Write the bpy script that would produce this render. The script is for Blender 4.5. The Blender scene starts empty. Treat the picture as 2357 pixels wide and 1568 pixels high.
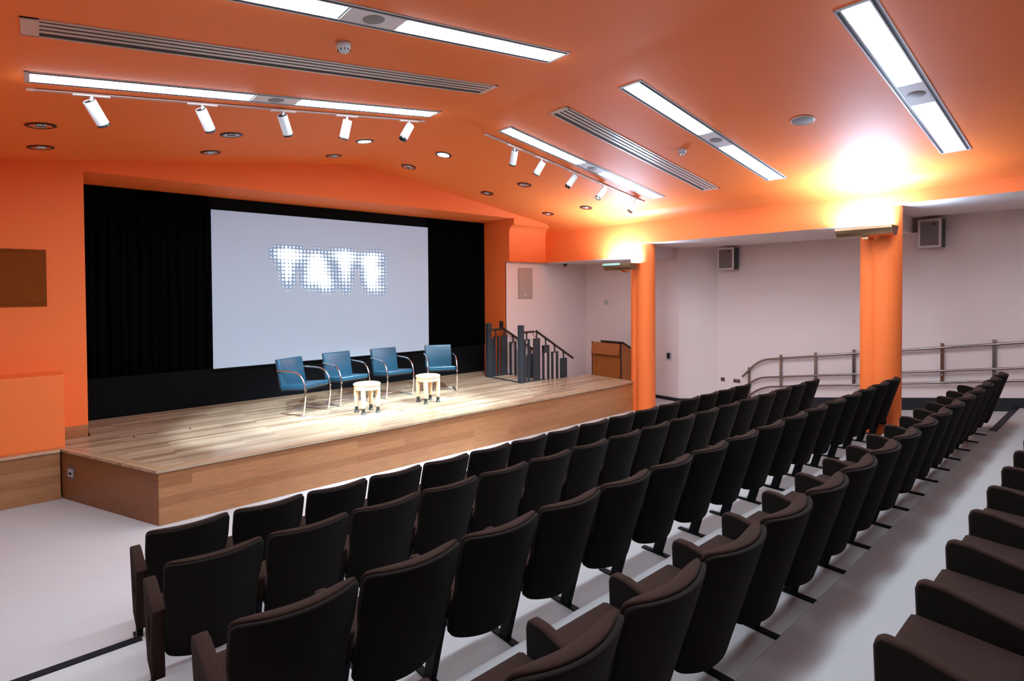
import bpy, bmesh, math, random
from mathutils import Vector, Matrix, Euler
random.seed(7)
S = bpy.context.scene
C = S.collection
PI = math.pi

# ------------------------------------------------------------------ camera
cam_d = bpy.data.cameras.new('camera')
cam = bpy.data.objects.new('camera', cam_d); C.objects.link(cam)
YAW, PIT, ROL = .712978, -.0172105, -.00622583
F = Vector((math.sin(YAW)*math.cos(PIT), math.cos(YAW)*math.cos(PIT), math.sin(PIT)))
r0 = Vector((math.cos(YAW), -math.sin(YAW), 0)); u0 = r0.cross(F)
rt = r0*math.cos(ROL) + u0*math.sin(ROL); up = -r0*math.sin(ROL) + u0*math.cos(ROL)
M = Matrix((rt, up, -F)).transposed().to_4x4(); M.translation = Vector((0, 0, 2.435))
cam.matrix_world = M
cam_d.sensor_width = 36; cam_d.lens = 36*1248.1/2357
cam_d.shift_x = .0014; cam_d.shift_y = -(784-691.5)/2357
cam_d.clip_start = .05
S.camera = cam
# ------------------------------------------------------------------ world and view
w = bpy.data.worlds.new('world'); S.world = w; w.use_nodes = True
w.node_tree.nodes['Background'].inputs[0].default_value = (.5, .6, .8, 1)
w.node_tree.nodes['Background'].inputs[1].default_value = 0.0
S.view_settings.view_transform = 'Standard'; S.view_settings.look = 'None'
S.view_settings.gamma = 1; S.view_settings.use_curve_mapping = False
S.view_settings.exposure = 0.40
S.cycles.max_bounces = 10; S.cycles.diffuse_bounces = 6; S.cycles.glossy_bounces = 4
S.cycles.sample_clamp_indirect = 4.0; S.cycles.caustics_reflective = False; S.cycles.caustics_refractive = False
S.cycles.use_denoising = True
PANEL = 47.0          # emission of the ceiling diffusers
UPL = 120.0            # watts of each column uplighter
SPOT = 215.0           # watts of each lit track spotlight
DOWN = 38.0           # watts of each lit downlight
COOL = (.74, .88, 1.0)

# ------------------------------------------------------------------ materials
def mat(name, col, rough=.6, metal=0, spec=.5, emit=None, es=0, noise=0, nscale=50, bump=0, bscale=200, sheen=0, coat=0, detail=3):
    m = bpy.data.materials.new(name); m.use_nodes = True
    nt = m.node_tree; b = nt.nodes['Principled BSDF']
    b.inputs['Base Color'].default_value = (*col, 1)
    b.inputs['Roughness'].default_value = rough; b.inputs['Metallic'].default_value = metal
    b.inputs['Specular IOR Level'].default_value = spec
    b.inputs['Sheen Weight'].default_value = sheen; b.inputs['Coat Weight'].default_value = coat; b.inputs['Coat Roughness'].default_value = .42
    if sheen: b.inputs['Sheen Roughness'].default_value = .5
    if emit: b.inputs['Emission Color'].default_value = (*emit, 1); b.inputs['Emission Strength'].default_value = es
    if noise or bump:
        tc = nt.nodes.new('ShaderNodeTexCoord')
        if noise:
            n = nt.nodes.new('ShaderNodeTexNoise'); n.inputs['Scale'].default_value = nscale; n.inputs['Detail'].default_value = detail
            nt.links.new(tc.outputs['Object'], n.inputs['Vector'])
            mx = nt.nodes.new('ShaderNodeMix'); mx.data_type = 'RGBA'
            mx.inputs[6].default_value = (*[c*(1-noise) for c in col], 1); mx.inputs[7].default_value = (*[min(1, c*(1+noise)) for c in col], 1)
            nt.links.new(n.outputs['Fac'], mx.inputs[0]); nt.links.new(mx.outputs[2], b.inputs['Base Color'])
        if bump:
            n2 = nt.nodes.new('ShaderNodeTexNoise'); n2.inputs['Scale'].default_value = bscale; n2.inputs['Detail'].default_value = 2
            nt.links.new(tc.outputs['Object'], n2.inputs['Vector'])
            bp = nt.nodes.new('ShaderNodeBump'); bp.inputs['Strength'].default_value = bump; bp.inputs['Distance'].default_value = .01
            nt.links.new(n2.outputs['Fac'], bp.inputs['Height']); nt.links.new(bp.outputs['Normal'], b.inputs['Normal'])
    return m

def wood(name, ax, c1, c2, length=1.6, width=.09, rough=.35, grain=6, coat=0.0, seam=(.25, .12, .05), mortar=.0012):
    """boards running along the first axis letter in ax, stacked along the second"""
    m = bpy.data.materials.new(name); m.use_nodes = True
    nt = m.node_tree; b = nt.nodes['Principled BSDF']; N = nt.nodes.new; L = nt.links.new
    tc = N('ShaderNodeTexCoord'); sp = N('ShaderNodeSeparateXYZ'); cb = N('ShaderNodeCombineXYZ')
    L(tc.outputs['Object'], sp.inputs[0])
    L(sp.outputs['XYZ'.index(ax[0])], cb.inputs[0]); L(sp.outputs['XYZ'.index(ax[1])], cb.inputs[1])
    br = N('ShaderNodeTexBrick'); br.offset = .37; br.offset_frequency = 2; br.squash = 1
    br.inputs['Color1'].default_value = (*c1, 1); br.inputs['Color2'].default_value = (*c2, 1); br.inputs['Mortar'].default_value = (*seam, 1)
    br.inputs['Scale'].default_value = 1; br.inputs['Mortar Size'].default_value = mortar; br.inputs['Mortar Smooth'].default_value = .3
    br.inputs['Brick Width'].default_value = length; br.inputs['Row Height'].default_value = width
    L(cb.outputs[0], br.inputs['Vector'])
    mp = N('ShaderNodeMapping'); mp.inputs['Scale'].default_value = (.8, 16, 1)
    L(cb.outputs[0], mp.inputs['Vector'])
    n = N('ShaderNodeTexNoise'); n.inputs['Scale'].default_value = grain; n.inputs['Detail'].default_value = 6; n.inputs['Distortion'].default_value = .6
    L(mp.outputs[0], n.inputs['Vector'])
    rp = N('ShaderNodeMapRange'); rp.inputs[1].default_value = .3; rp.inputs[2].default_value = .7; rp.inputs[3].default_value = .78; rp.inputs[4].default_value = 1.14
    L(n.outputs['Fac'], rp.inputs[0])
    mx = N('ShaderNodeMix'); mx.data_type = 'RGBA'; mx.blend_type = 'MULTIPLY'; mx.inputs[0].default_value = 1
    L(br.outputs['Color'], mx.inputs[6]); L(rp.outputs[0], mx.inputs[7]); L(mx.outputs[2], b.inputs['Base Color'])
    b.inputs['Roughness'].default_value = rough; b.inputs['Coat Weight'].default_value = coat
    return m

ORANGE = (.86, .186, .041)
m_orange = mat('orange_paint', ORANGE, .6, spec=.35, noise=.015, nscale=3, bump=.02, bscale=120)
m_orangec = mat('orange_ceiling_paint', (.80, .180, .036), .6, spec=.32, noise=.015, nscale=3, bump=.02, bscale=120)
m_white = mat('white_paint', (.78, .675, .655), .7, spec=.3, noise=.01, nscale=4, bump=.02, bscale=120)
m_backwall = mat('warm_grey_wall', (.26, .18, .15), .8)
m_carpet = mat('pale_grey_carpet', (.45, .425, .425), .95, spec=.1, noise=.14, nscale=260, bump=.25, bscale=420, sheen=.2)
m_black = mat('black_rubber', (.005, .009, .014), .6, spec=.2)
m_skirt = mat('black_skirting', (.006, .008, .012), .45)
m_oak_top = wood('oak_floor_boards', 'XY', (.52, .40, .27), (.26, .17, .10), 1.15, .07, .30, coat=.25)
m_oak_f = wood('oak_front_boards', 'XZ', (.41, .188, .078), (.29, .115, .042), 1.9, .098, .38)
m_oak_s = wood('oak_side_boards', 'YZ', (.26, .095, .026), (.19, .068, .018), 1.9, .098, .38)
m_oak_n = wood('oak_nosing', 'XY', (.46, .31, .19), (.42, .27, .16), 3.0, .2, .3, coat=.2)
m_curtain = mat('black_curtain_cloth', (.0012, .0016, .002), .95, spec=.03)
m_masking = mat('black_masking_cloth', (.0015, .0022, .0032), .9, spec=.15)
m_screen = mat('projection_screen', (.42, .50, .58), .9, spec=.05, emit=(.36, .62, .95), es=.19)
m_dot = mat('projected_white', (.50, .60, .66), .9, emit=(.88, 1.0, 1.0), es=.62)
m_halo = mat('projected_blue', (.30, .45, .62), .9, spec=.05, emit=(.30, .52, .95), es=.13)
m_alu = mat('light_fitting_aluminium', (.52, .55, .60), .4, metal=.2)
m_slot = mat('dark_air_slot', (.03, .045, .055), .5)
m_diff = mat('glowing_diffuser', (.9, .9, .9), .5, emit=COOL, es=PANEL)
m_fill = mat('dim_fill_diffuser', (.9, .9, .9), .5, emit=COOL, es=PANEL*.22)  # weak glow for the fill pair added behind the camera
m_plate = mat('grey_perforated_plate', (.72, .73, .77), .5, noise=.1, nscale=900)
m_spk = mat('grey_speaker_mesh', (.22, .22, .23), .6, noise=.25, nscale=700)
m_vent = mat('painted_vent_metal', (.62, .54, .49), .38, metal=.3)
m_ventd = mat('vent_shadow_gap', (.015, .013, .012), .7)
m_wplastic = mat('white_plastic', (.46, .475, .50), .35)
m_track = mat('white_track', (.72, .62, .58), .4)
m_lens = mat('dark_lens', (.02, .02, .022), .2)
m_lenson = mat('lit_lens', (.9, .9, .9), .3, emit=(1, .97, .92), es=14)
m_ring = mat('black_trim_ring', (.02, .012, .01), .35)
m_refl = mat('faceted_reflector', (.75, .72, .70), .18, metal=1, bump=.9, bscale=28)
m_downon = mat('lit_downlight', (1, 1, 1), .3, emit=(.95, .98, 1), es=22)
m_chrome = mat('chrome_tube', (.86, .88, .90), .08, metal=1)
m_steel = mat('brushed_steel', (.30, .265, .25), .25, metal=1)
m_brass = mat('bronze_tinted_chrome', (.50, .34, .21), .25, metal=1)
m_blue = mat('teal_blue_leather', (.006, .045, .078), .26, spec=.55, noise=.1, nscale=30, bump=.04, bscale=300)
m_bluee = mat('dark_blue_leather_edge', (.004, .012, .022), .45, noise=.05, nscale=30)
m_beech = mat('pale_birch', (.72, .49, .27), .4, noise=.06, nscale=18, coat=.2)
m_darkm = mat('dark_grey_metal_foot', (.045, .05, .045), .35, metal=.6)
m_fab = mat('dark_brown_seat_fabric', (.024, .0118, .0088), .95, spec=.05, noise=.25, nscale=420, bump=.25, bscale=700, sheen=.03)
m_fabs = mat('near_black_back_fabric_and_arm_shade', (.0072, .005, .0042), .95, spec=.05, noise=.22, nscale=420, bump=.2, bscale=700, sheen=.035)  # seat backs, and the shade painted on armrest side faces
m_pan = mat('seat_pan_black', (.006, .006, .006), .6)
m_legm = mat('blue_black_steel', (.004, .006, .008), .6, spec=.15)
m_balu = mat('charcoal_painted_steel', (.022, .030, .038), .5)
m_rail = mat('brown_bronze_rail', (.028, .017, .013), .4)
m_lect = wood('lectern_cherry', 'YZ', (.38, .12, .022), (.33, .10, .018), 3, .5, .35, mortar=.0)
m_lectd = mat('lectern_dark_edge', (.035, .01, .008), .5)
m_ogrille = mat('orange_painted_mesh', (.20, .05, .005), .7, spec=.1, noise=.3, nscale=330)
m_wgrille = mat('beige_mesh', (.42, .34, .31), .6, noise=.15, nscale=330)
m_wallspk = mat('grey_speaker_cloth', (.17, .145, .135), .7, noise=.2, nscale=500)
m_spkcase = mat('off_white_speaker_case', (.62, .58, .57), .5)
m_gap = mat('wall_socket_brown', (.16, .11, .09), .4)
m_glass = mat('aqua_glass', (.35, .75, .70), .08, emit=(.45, 1, .92), es=.12)
m_tube = mat('lit_lamp_tube', (1, 1, 1), .4, emit=(1, .96, .86), es=30)
m_cove = mat('cove_strip', (1, 1, 1), .4, emit=(1, .93, .88), es=.12)

# ------------------------------------------------------------------ mesh helpers
def obj(name, bm, m, parent=None, smooth=False, loc=None, rot=None, sub=0, bevel=0, bseg=2):
    me = bpy.data.meshes.new(name); bmesh.ops.recalc_face_normals(bm, faces=bm.faces[:]); bm.to_mesh(me); bm.free()
    for p in me.polygons: p.use_smooth = bool(smooth)
    ms = m if isinstance(m, (list, tuple)) else [m]
    for x in ms: me.materials.append(x)
    o = bpy.data.objects.new(name, me); C.objects.link(o)
    if sub or bevel:
        if bevel:
            md = o.modifiers.new('b', 'BEVEL'); md.width = bevel; md.segments = bseg; md.limit_method = 'ANGLE'; md.angle_limit = math.radians(40)
        if sub:
            md = o.modifiers.new('s', 'SUBSURF'); md.levels = sub; md.render_levels = sub
        dg = bpy.context.evaluated_depsgraph_get()
        me2 = bpy.data.meshes.new_from_object(o.evaluated_get(dg)); o.modifiers.clear(); o.data = me2; me2.name = name
        bpy.data.meshes.remove(me)
        for p in me2.polygons: p.use_smooth = bool(smooth)
    if smooth == 'auto':
        try: o.data.set_sharp_from_angle(angle=math.radians(35))
        except Exception: pass
    if parent: o.parent = parent
    if loc is not None: o.location = loc
    if rot is not None: o.rotation_euler = rot
    return o
def BM(): return bmesh.new()
def box(bm, x0, x1, y0, y1, z0, z1, mi=0, mtx=None):
    v = [bm.verts.new(((x0, x1)[i & 1], (y0, y1)[(i >> 1) & 1], (z0, z1)[(i >> 2) & 1])) for i in range(8)]
    if mtx: bmesh.ops.transform(bm, matrix=mtx, verts=v)
    for f in ((0, 2, 3, 1), (4, 5, 7, 6), (0, 1, 5, 4), (2, 6, 7, 3), (0, 4, 6, 2), (1, 3, 7, 5)):
        bm.faces.new([v[i] for i in f]).material_index = mi
    return v
def B(*a, **k):
    bm = BM(); box(bm, *a, **k); return bm
def frame_of(d):
    d = d.normalized(); a = Vector((0, 0, 1)) if abs(d.z) < .9 else Vector((1, 0, 0))
    s = d.cross(a).normalized(); return s, s.cross(d).normalized()
def tube(bm, pts, r, n=12, cap=True, flat=1.0, mi=0):
    pts = [Vector(p) for p in pts]; rings = []
    rs = r if isinstance(r, (list, tuple)) else [r]*len(pts)
    s0 = None
    for i, p in enumerate(pts):
        d = (pts[min(i+1, len(pts)-1)] - pts[max(i-1, 0)]).normalized()
        if s0 is None: s, t = frame_of(d)
        else:
            s = (s0 - d*s0.dot(d)).normalized(); t = s.cross(d).normalized()
        s0 = s
        rings.append([bm.verts.new(p + (s*math.cos(a)*rs[i] + t*math.sin(a)*rs[i]*flat)) for a in [2*PI*k/n for k in range(n)]])
    for a, b in zip(rings, rings[1:]):
        for k in range(n): bm.faces.new((a[k], a[(k+1) % n], b[(k+1) % n], b[k])).material_index = mi
    if cap:
        bm.faces.new(rings[0]).material_index = mi; bm.faces.new(list(reversed(rings[-1]))).material_index = mi
def lathe(bm, prof, n=24, c=(0, 0, 0), mtx=None, mi=0):
    rings = []; vs = []
    for r, z in prof:
        ring = [bm.verts.new((c[0]+r*math.cos(2*PI*k/n), c[1]+r*math.sin(2*PI*k/n), c[2]+z)) for k in range(n)] if r > 1e-6 else [bm.verts.new((c[0], c[1], c[2]+z))]
        rings.append(ring); vs += ring
    for a, b in zip(rings, rings[1:]):
        for k in range(n):
            q = [a[k % len(a)], a[(k+1) % len(a)], b[(k+1) % len(b)], b[k % len(b)]]
            u = []
            for x in q:
                if x not in u: u.append(x)
            if len(u) > 2: bm.faces.new(u).material_index = mi
    if mtx: bmesh.ops.transform(bm, matrix=mtx, verts=vs)
def prism(bm, poly, a0, a1, axis='X', hole=None, mi=0):
    """poly in the two remaining axes, extruded between a0 and a1"""
    def P(u, v, a): return {'X': (a, u, v), 'Y': (u, a, v), 'Z': (u, v, a)}[axis]
    loops = [poly] + ([hole] if hole else []); ee = []; first = []
    for lp in loops:
        vs = [bm.verts.new(P(u, v, a0)) for u, v in lp]; first += vs
        ee += [bm.edges.new((vs[i], vs[(i+1) % len(vs)])) for i in range(len(vs))]
    if hole: g = bmesh.ops.triangle_fill(bm, edges=ee, use_beauty=True)['geom']; fs = [f for f in g if isinstance(f, bmesh.types.BMFace)]
    else: fs = [bm.faces.new(first)]
    for f in fs: f.material_index = mi
    g = bmesh.ops.extrude_face_region(bm, geom=fs)['geom']
    nv = [x for x in g if isinstance(x, bmesh.types.BMVert)]
    d = {'X': (1, 0, 0), 'Y': (0, 1, 0), 'Z': (0, 0, 1)}[axis]
    bmesh.ops.translate(bm, vec=Vector(d)*(a1-a0), verts=nv)
def grid_sheet(bm, f, nu, nv, mi=0):
    V = [[bm.verts.new(f(i/nu, j/nv)) for j in range(nv+1)] for i in range(nu+1)]
    for i in range(nu):
        for j in range(nv): bm.faces.new((V[i][j], V[i+1][j], V[i+1][j+1], V[i][j+1])).material_index = mi
def arc(c, r, a0, a1, n): return [(c[0]+r*math.cos(math.radians(a0+(a1-a0)*i/n)), c[1]+r*math.sin(math.radians(a0+(a1-a0)*i/n))) for i in range(n+1)]
def smooth_path(pts, k=6, rad=.08):
    """polyline with its corners rounded"""
    P = [Vector(p) for p in pts]; out = [P[0]]
    for a, b, c in zip(P, P[1:], P[2:]):
        d1 = min(rad, (b-a).length*.48); d2 = min(rad, (c-b).length*.48)
        p0 = b+(a-b).normalized()*d1; p2 = b+(c-b).normalized()*d2
        for i in range(k+1):
            t = i/k; out.append(p0*(1-t)**2 + b*2*t*(1-t) + p2*t*t)
    return out+[P[-1]]

# ------------------------------------------------------------------ scene-tree helpers
def tag(o, label=None, cat=None, group=None, kind=None):
    if label: o['label'] = label
    if cat: o['category'] = cat
    if group: o['group'] = group
    if kind: o['kind'] = kind
    return o
def thing(name, label, cat, loc=(0, 0, 0), rot=(0, 0, 0), group=None):
    o = bpy.data.objects.new(name, None); C.objects.link(o); o.empty_display_size = .1
    o.location = loc; o.rotation_euler = rot
    return tag(o, label, cat, group)
def struct(name, bm, m, smooth=False, **k):
    o = obj(name, bm, m, smooth=smooth, **k); o['kind'] = 'structure'; return o
def copy_tree(o, label=None, parent=None, loc=None, rot=None):
    c = o.copy(); C.objects.link(c)
    if parent: c.parent = parent
    if label: c['label'] = label
    if loc is not None: c.location = loc
    if rot is not None: c.rotation_euler = rot
    for ch in o.children: copy_tree(ch, parent=c)
    return c
ORD = 'first second third fourth fifth sixth seventh eighth ninth tenth eleventh twelfth thirteenth fourteenth fifteenth sixteenth seventeenth eighteenth'.split()

# ------------------------------------------------------------------ room constants
HS = .586                        # stage height
RX, RZ = 4.25, 4.652             # ridge
ML, MR = .1298, .1508            # ceiling slopes, left and right of the ridge
BX = 8.93                        # face of the beam on the right
def cz(x): return RZ-ML*(RX-x) if x < RX else RZ-MR*(x-RX)
YF, YB = 8.9, -1.7               # stage wall, rear wall
RXW = 11.05                      # right wall
LXW = -2.6                       # left wall

# ceiling: two slopes, rounded into a beam on each side
prof = [(-.62, 3.1), (-.62, 3.75)]
prof += [(-.62+.2*(1-math.cos(a)), 3.8+.2*math.sin(a)*1.0) for a in (.3, .7, 1.1)] + [(-.40, cz(-.40))]
prof += [(RX, RZ)]
rc = .2; xe = BX-rc
c0 = (xe, cz(xe)-rc)
prof += [(c0[0]+rc*math.sin(math.radians(a)), c0[1]+rc*math.cos(math.radians(a))) for a in (8.6, 20, 33, 46, 60, 75, 90)]
bm = BM()
grid = []
for (x, z) in prof: grid.append([bm.verts.new((x, YB, z)), bm.verts.new((x, YF+.165, z))])
for a, b in zip(grid, grid[1:]): bm.faces.new((a[0], b[0], b[1], a[1]))
o = struct('ceiling', bm, m_orangec, smooth='auto')
ZC = c0[1]
# beam on the right, its underside stepping up towards the back of the room
Y1, Y2 = 6.62, 2.45
segs = [(Y1, YF+.3, 3.09), (Y2, Y1, 3.35), (YB, Y2, 3.60)]
bm = BM()
for y0, y1, z in segs:
    yy = min(y1, YF+.165)
    bm.faces.new([bm.verts.new(p) for p in ((BX, y0, z), (BX, yy, z), (BX, yy, ZC), (BX, y0, ZC))])
struct('trim_1', bm, m_orange)
bm = BM()
for y0, y1, z in segs:
    yc = min(y1, YF+.3)
    xs = 10.92 if z > 3.2 else RXW
    box(bm, BX+.003, xs, y0, yc, z, z+.03)
box(bm, BX+.004, RXW, Y1-.01, Y1, 3.09, 3.36); box(bm, BX+.004, RXW, Y2-.01, Y2, 3.35, 3.61)
box(bm, 10.92, RXW, 5.3, Y1, 3.35, 3.38); box(bm, 10.92, RXW, 1.95, 2.7, 3.35 if False else 3.355, 3.36)
box(bm, 10.92, RXW, 1.9, Y2, 3.60, 3.63)
box(bm, 10.80, RXW+.02, YB, 5.3, 3.78, 3.80)
struct('ceiling_aisle', bm, m_white)
for nm, y0, y1, z in (('cove_light', 2.72, 5.28, 3.40), ('cove_light', YB+.2, 1.88, 3.65)):
    o = obj(nm, B(10.82, 10.86, y0, y1, z, z+.03), m_cove)
    tag(o, 'hidden warm strip light along the top of the white wall, ' + ('between the two orange columns' if y0 > 0 else 'behind the nearer wall speaker'), 'strip light')
# left side beam and wall
struct('wall_left', B(LXW-.1, LXW, YB, YF, 0, 3.2), m_white)
struct('ceiling_left_aisle', B(LXW, -.62, YB, YF, 3.1, 3.2), m_white)
struct('wall_back', B(LXW, RXW, YB-.1, YB, 0, 4.8), m_backwall)
# stage wall (orange, with the big opening)
OX0, OX1, OZ = .431, 7.809, 4.016
bm = BM()
Wt = .02
top = [(x, cz(x)+.03) for x in (-.9, RX, 9.0)]
pl = [(LXW, 0), (OX0, 0), (OX0, OZ), (OX1, OZ), (9.0, OZ-.13+0)]
# left part
prism(bm, [(LXW, 0), (OX0, 0), (OX0, OZ), (LXW, OZ)], YF, 10.0, 'Y')
prism(bm, [(LXW, OZ), (OX1+.0, OZ), (OX1, cz(OX1)+.06), (RX, RZ+.06), (-.8, cz(-.8)+.06), (LXW, cz(-.8)+.06)], YF, 10.0, 'Y')
prism(bm, [(OX1, 3.885), (9.05, 3.885), (9.05, cz(9.05)+.06), (OX1, cz(OX1)+.06)], YF, 10.0, 'Y')
# recessed fascia right of the opening with its rounded top
fp = [(YF, 3.885)] + [(YF+.165*math.sin(math.radians(a)), 3.72+.165*math.cos(math.radians(a))) for a in (0, 18, 36, 54, 72, 90)] + [(YF+.165, 3.09), (10.0, 3.09), (10.0, 3.885)]
fp = fp[1:]
prism(bm, fp, OX1, 9.05, 'X')
struct('wall_stage', bm, m_orange)
struct('wall_stage_reveal', B(OX1, OX1+.02, 9.2, 10.0, 0, 3.09), m_orange)
# white walls of the side bay: far wall, bay wall, splayed wall and the long right wall
bm = BM(); box(bm, OX1+.001, 10.6, 9.2, 9.3, 0, 3.12)
struct('wall_far_bay', bm, m_white)
bm = BM()
pts = [(10.5, 9.21), (10.46, 6.52), (RXW, 5.93), (RXW, YB)]
tops = [3.12, 3.8, 3.8, 3.8]
lo = [bm.verts.new((x, y, -.1)) for x, y in pts]; hi = [bm.verts.new((x, y, 3.82)) for x, y in pts]
out = [(10.7, 9.3), (10.7, 6.62), (11.2, 6.1), (11.2, YB)]
for i in range(3): bm.faces.new((lo[i], lo[i+1], hi[i+1], hi[i]))
struct('wall_right', bm, m_white)
bm = BM()
prism(bm, [(10.48, 9.2), (10.44, 6.52), (11.03, 5.91), (RXW, 5.95), (10.47, 6.54), (10.51, 9.2)], 0, .075, 'Z')
struct('baseboard_bay', bm, m_skirt)
# wing side: sloping skirting beside the ramp
def rampz(y): return max(0.0, .59-.1455*(y-1.09)) if y > 1.13 else .64
bm = BM()
ys = [5.93, 5.145, 1.13, 1.129, YB]; zz = [0, 0, .584, .64, .64]
prism(bm, [(y, z) for y, z in zip(ys, zz)] + [(YB, .845), (.72, .845), (5.1, .225), (5.93, .10)], RXW-.018, RXW, 'X')
struct('baseboard_right', bm, m_skirt)
struct('baseboard_far_bay', B(OX1, 10.5, 9.18, 9.2, 0, .075), m_skirt)

# ------------------------------------------------------------------ floors
struct('floor', B(LXW, RXW+.1, 4.2, 10.1, -.1, 0), m_carpet)
levels = [('A', 4.36, .13), ('B', 3.43, .36), ('C', 2.23, .485), ('D', 1.20, .64)]
def tier(name, y0, y1, z, x1=9.62): return struct(name, B(LXW, x1, y0, y1, -.1, z), m_carpet, bevel=.012)
tier('floor_tier_1', 3.43-.02, 4.36, .13); tier('floor_tier_2', 2.23-.02, 3.43, .36); tier('floor_tier_3', 1.20-.02, 2.23, .485)
struct('floor_rear', B(LXW, RXW, YB, 1.20, -.1, .64), m_carpet, bevel=.012)
bm = BM(); prism(bm, [(1.13, -.1), (1.13, .584), (5.145, 0.001), (5.145, -.1)], 9.62, RXW, 'X')
struct('floor_ramp', bm, m_carpet)
struct('trim_2', B(LXW, .47, 4.30, 4.364, .10, .137), m_black)
struct('trim_3', B(9.0, RXW-.02, 1.135, 1.205, .60, .648), m_black)

# ------------------------------------------------------------------ stage
st = thing('stage', 'low oak boarded stage with a mitred front corner, running across the end of the room', 'stage', (4.5, 6.66, 0))
def loc(o): o.matrix_parent_inverse = Matrix.Translation(st.location).inverted(); return o
topP = [(.87, 6.64), (9.09, 6.64), (9.14, 7.93), (7.84, 8.02), (7.84, 8.90), (7.79, 8.90), (7.79, 10.0), (.45, 10.0), (.45, 8.88), (.13, 8.88), (.13, 8.37)]
bm = BM(); prism(bm, topP, HS-.03, HS, 'Z'); loc(obj('floor_boards', bm, m_oak_top, st, bevel=.008))
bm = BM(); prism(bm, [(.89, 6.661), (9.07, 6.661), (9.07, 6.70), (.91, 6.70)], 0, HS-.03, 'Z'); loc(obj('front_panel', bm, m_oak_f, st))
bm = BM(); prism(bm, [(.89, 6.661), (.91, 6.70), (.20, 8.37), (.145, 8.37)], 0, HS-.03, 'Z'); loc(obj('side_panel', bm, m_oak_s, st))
bm = BM(); prism(bm, [(9.03, 6.70), (9.07, 6.661), (9.12, 7.93), (9.08, 7.93)], 0, HS-.03, 'Z')
box(bm, 7.92, 9.1, 7.90, 7.93, 0, HS-.03); box(bm, 7.81, 7.83, 8.15, 9.05, 0, HS-.03); loc(obj('end_panel', bm, m_oak_f, st))
# nosing boards with shadow grooves following the front and the side
def ledge(a, b, off0, off1, z0, z1, bm):
    a = Vector((*a, 0)); b = Vector((*b, 0)); d = (b-a).normalized(); n = Vector((-d.y, d.x, 0))
    return a, b, d, n
bm = BM()
A_, B_, D_ = Vector((.87, 6.64)), Vector((9.09, 6.64)), Vector((.13, 8.37))
def off(p, k):   # inward offset of the mitred corner line
    s = (D_-A_).normalized(); nrm = Vector((-s.y, s.x))*-1
    # intersection of the line y = 6.64+k and the side line moved inward by k
    q = A_+nrm*k; t = (6.64+k-q.y)/s.y
    return q+s*t, D_+nrm*k
for k0, k1, zz1 in ((0, .055, HS+.004), (.068, .088, HS+.003), (.101, .121, HS+.003)):
    (c0_, e0), (c1_, e1) = off(None, k0), off(None, k1)
    prism(bm, [(c0_.x, c0_.y), (9.09, 6.64+k0), (9.09, 6.64+k1), (c1_.x, c1_.y)], HS-.001, zz1, 'Z')
    prism(bm, [(c0_.x, c0_.y), (c1_.x, c1_.y), (e1.x, e1.y), (e0.x, e0.y)], HS-.001, zz1, 'Z')
loc(obj('nosing', bm, m_oak_n, st))
bm = BM()
for (x, y, dx, dy) in ((1.08, 8.50, .11, .012), (.87, 8.43, .012, .10), (1.50, 8.43, .012, .10), (4.17, 7.47, .13, .012), (6.85, 7.3, .12, .012), (7.6, 7.25, .09, .012)):
    box(bm, x-dx/2, x+dx/2, y-dy/2, y+dy/2, HS, HS+.0015)
loc(obj('floor_trap_slots', bm, m_black, st))
sx = Vector((.13-.87, 8.37-6.64)).normalized(); sn = Vector((-sx.y, sx.x))
ang = math.atan2(sx.y, sx.x)
ob = obj('outlet_plate', B(-.07, .07, -.006, .006, -.085, .085), m_gap, st); loc(ob)
pp = Vector((.145, 8.37)) + (Vector((.89, 6.661))-Vector((.145, 8.37)))*.12
ob.matrix_world = Matrix.Translation((pp.x-.006, pp.y-.004, .33)) @ Matrix.Rotation(ang, 4, 'Z')
bm = BM(); box(bm, -.05, .05, -.012, .012, -.04, .05); box(bm, -.03, .02, -.016, .016, -.012, .012, mi=1)
ob2 = obj('socket', bm, [m_wplastic, m_black], ob); 
# left return of the stage: timber face with the orange block on top
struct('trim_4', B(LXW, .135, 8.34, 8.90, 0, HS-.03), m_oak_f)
struct('trim_5', B(LXW, .14, 8.32, 8.90, HS-.03, HS), m_oak_n, bevel=.008)
struct('wall_stage_plinth', B(LXW, .186, 8.43, 8.90, HS, 1.465), m_orange, bevel=.006)
struct('trim_6', B(.186, .431, 8.885, 8.90, HS, .737), m_oak_f)

# curtains, masking and the screen
def curtain(label, x0, x1, z0, z1, y, amp, n, k):
    def f(u, v):
        x = x0+(x1-x0)*u
        return (x, y+amp*math.sin(u*n*PI*2)+amp*.45*math.sin(u*n*PI*3.4+1.3)*(1-.3*v), z0+(z1-z0)*v)
    bm = BM(); grid_sheet(bm, f, int(n*14), 6)
    o = obj('stage_curtain', bm, m_curtain, smooth=True)
    md = o.modifiers.new('t', 'SOLIDIFY'); md.thickness = .004
    tag(o, label, 'curtain', 'black stage curtains')
curtain('black pleated stage curtain filling the wide gap at the left of the projection screen', .44, 2.09, 1.20, 4.0, 9.953, .02, 13, 0)
curtain('black pleated stage curtain at the right of the projection screen, beside the orange reveal', 6.28, 7.80, 1.20, 4.0, 9.953, .02, 12, 1)
bm = BM(); box(bm, .44, 7.78, 9.985, 9.996, HS+.003, 4.01); box(bm, .44, 7.78, 9.945, 9.985, HS+.003, 1.19)
o = obj('masking_cloth', bm, m_masking); tag(o, 'flat black masking cloth behind and below the projection screen', 'masking')
SX0, SX1, SZ0, SZ1, SY = 2.115, 6.255, 1.185, 3.800, 9.93
scr = thing('projection_screen', 'large pale grey projection screen showing the dotted white word TATE', 'screen', (4.18, SY, SZ0))
def under(o, p): o.matrix_parent_inverse = Matrix.Translation(p.location).inverted(); return o
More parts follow.
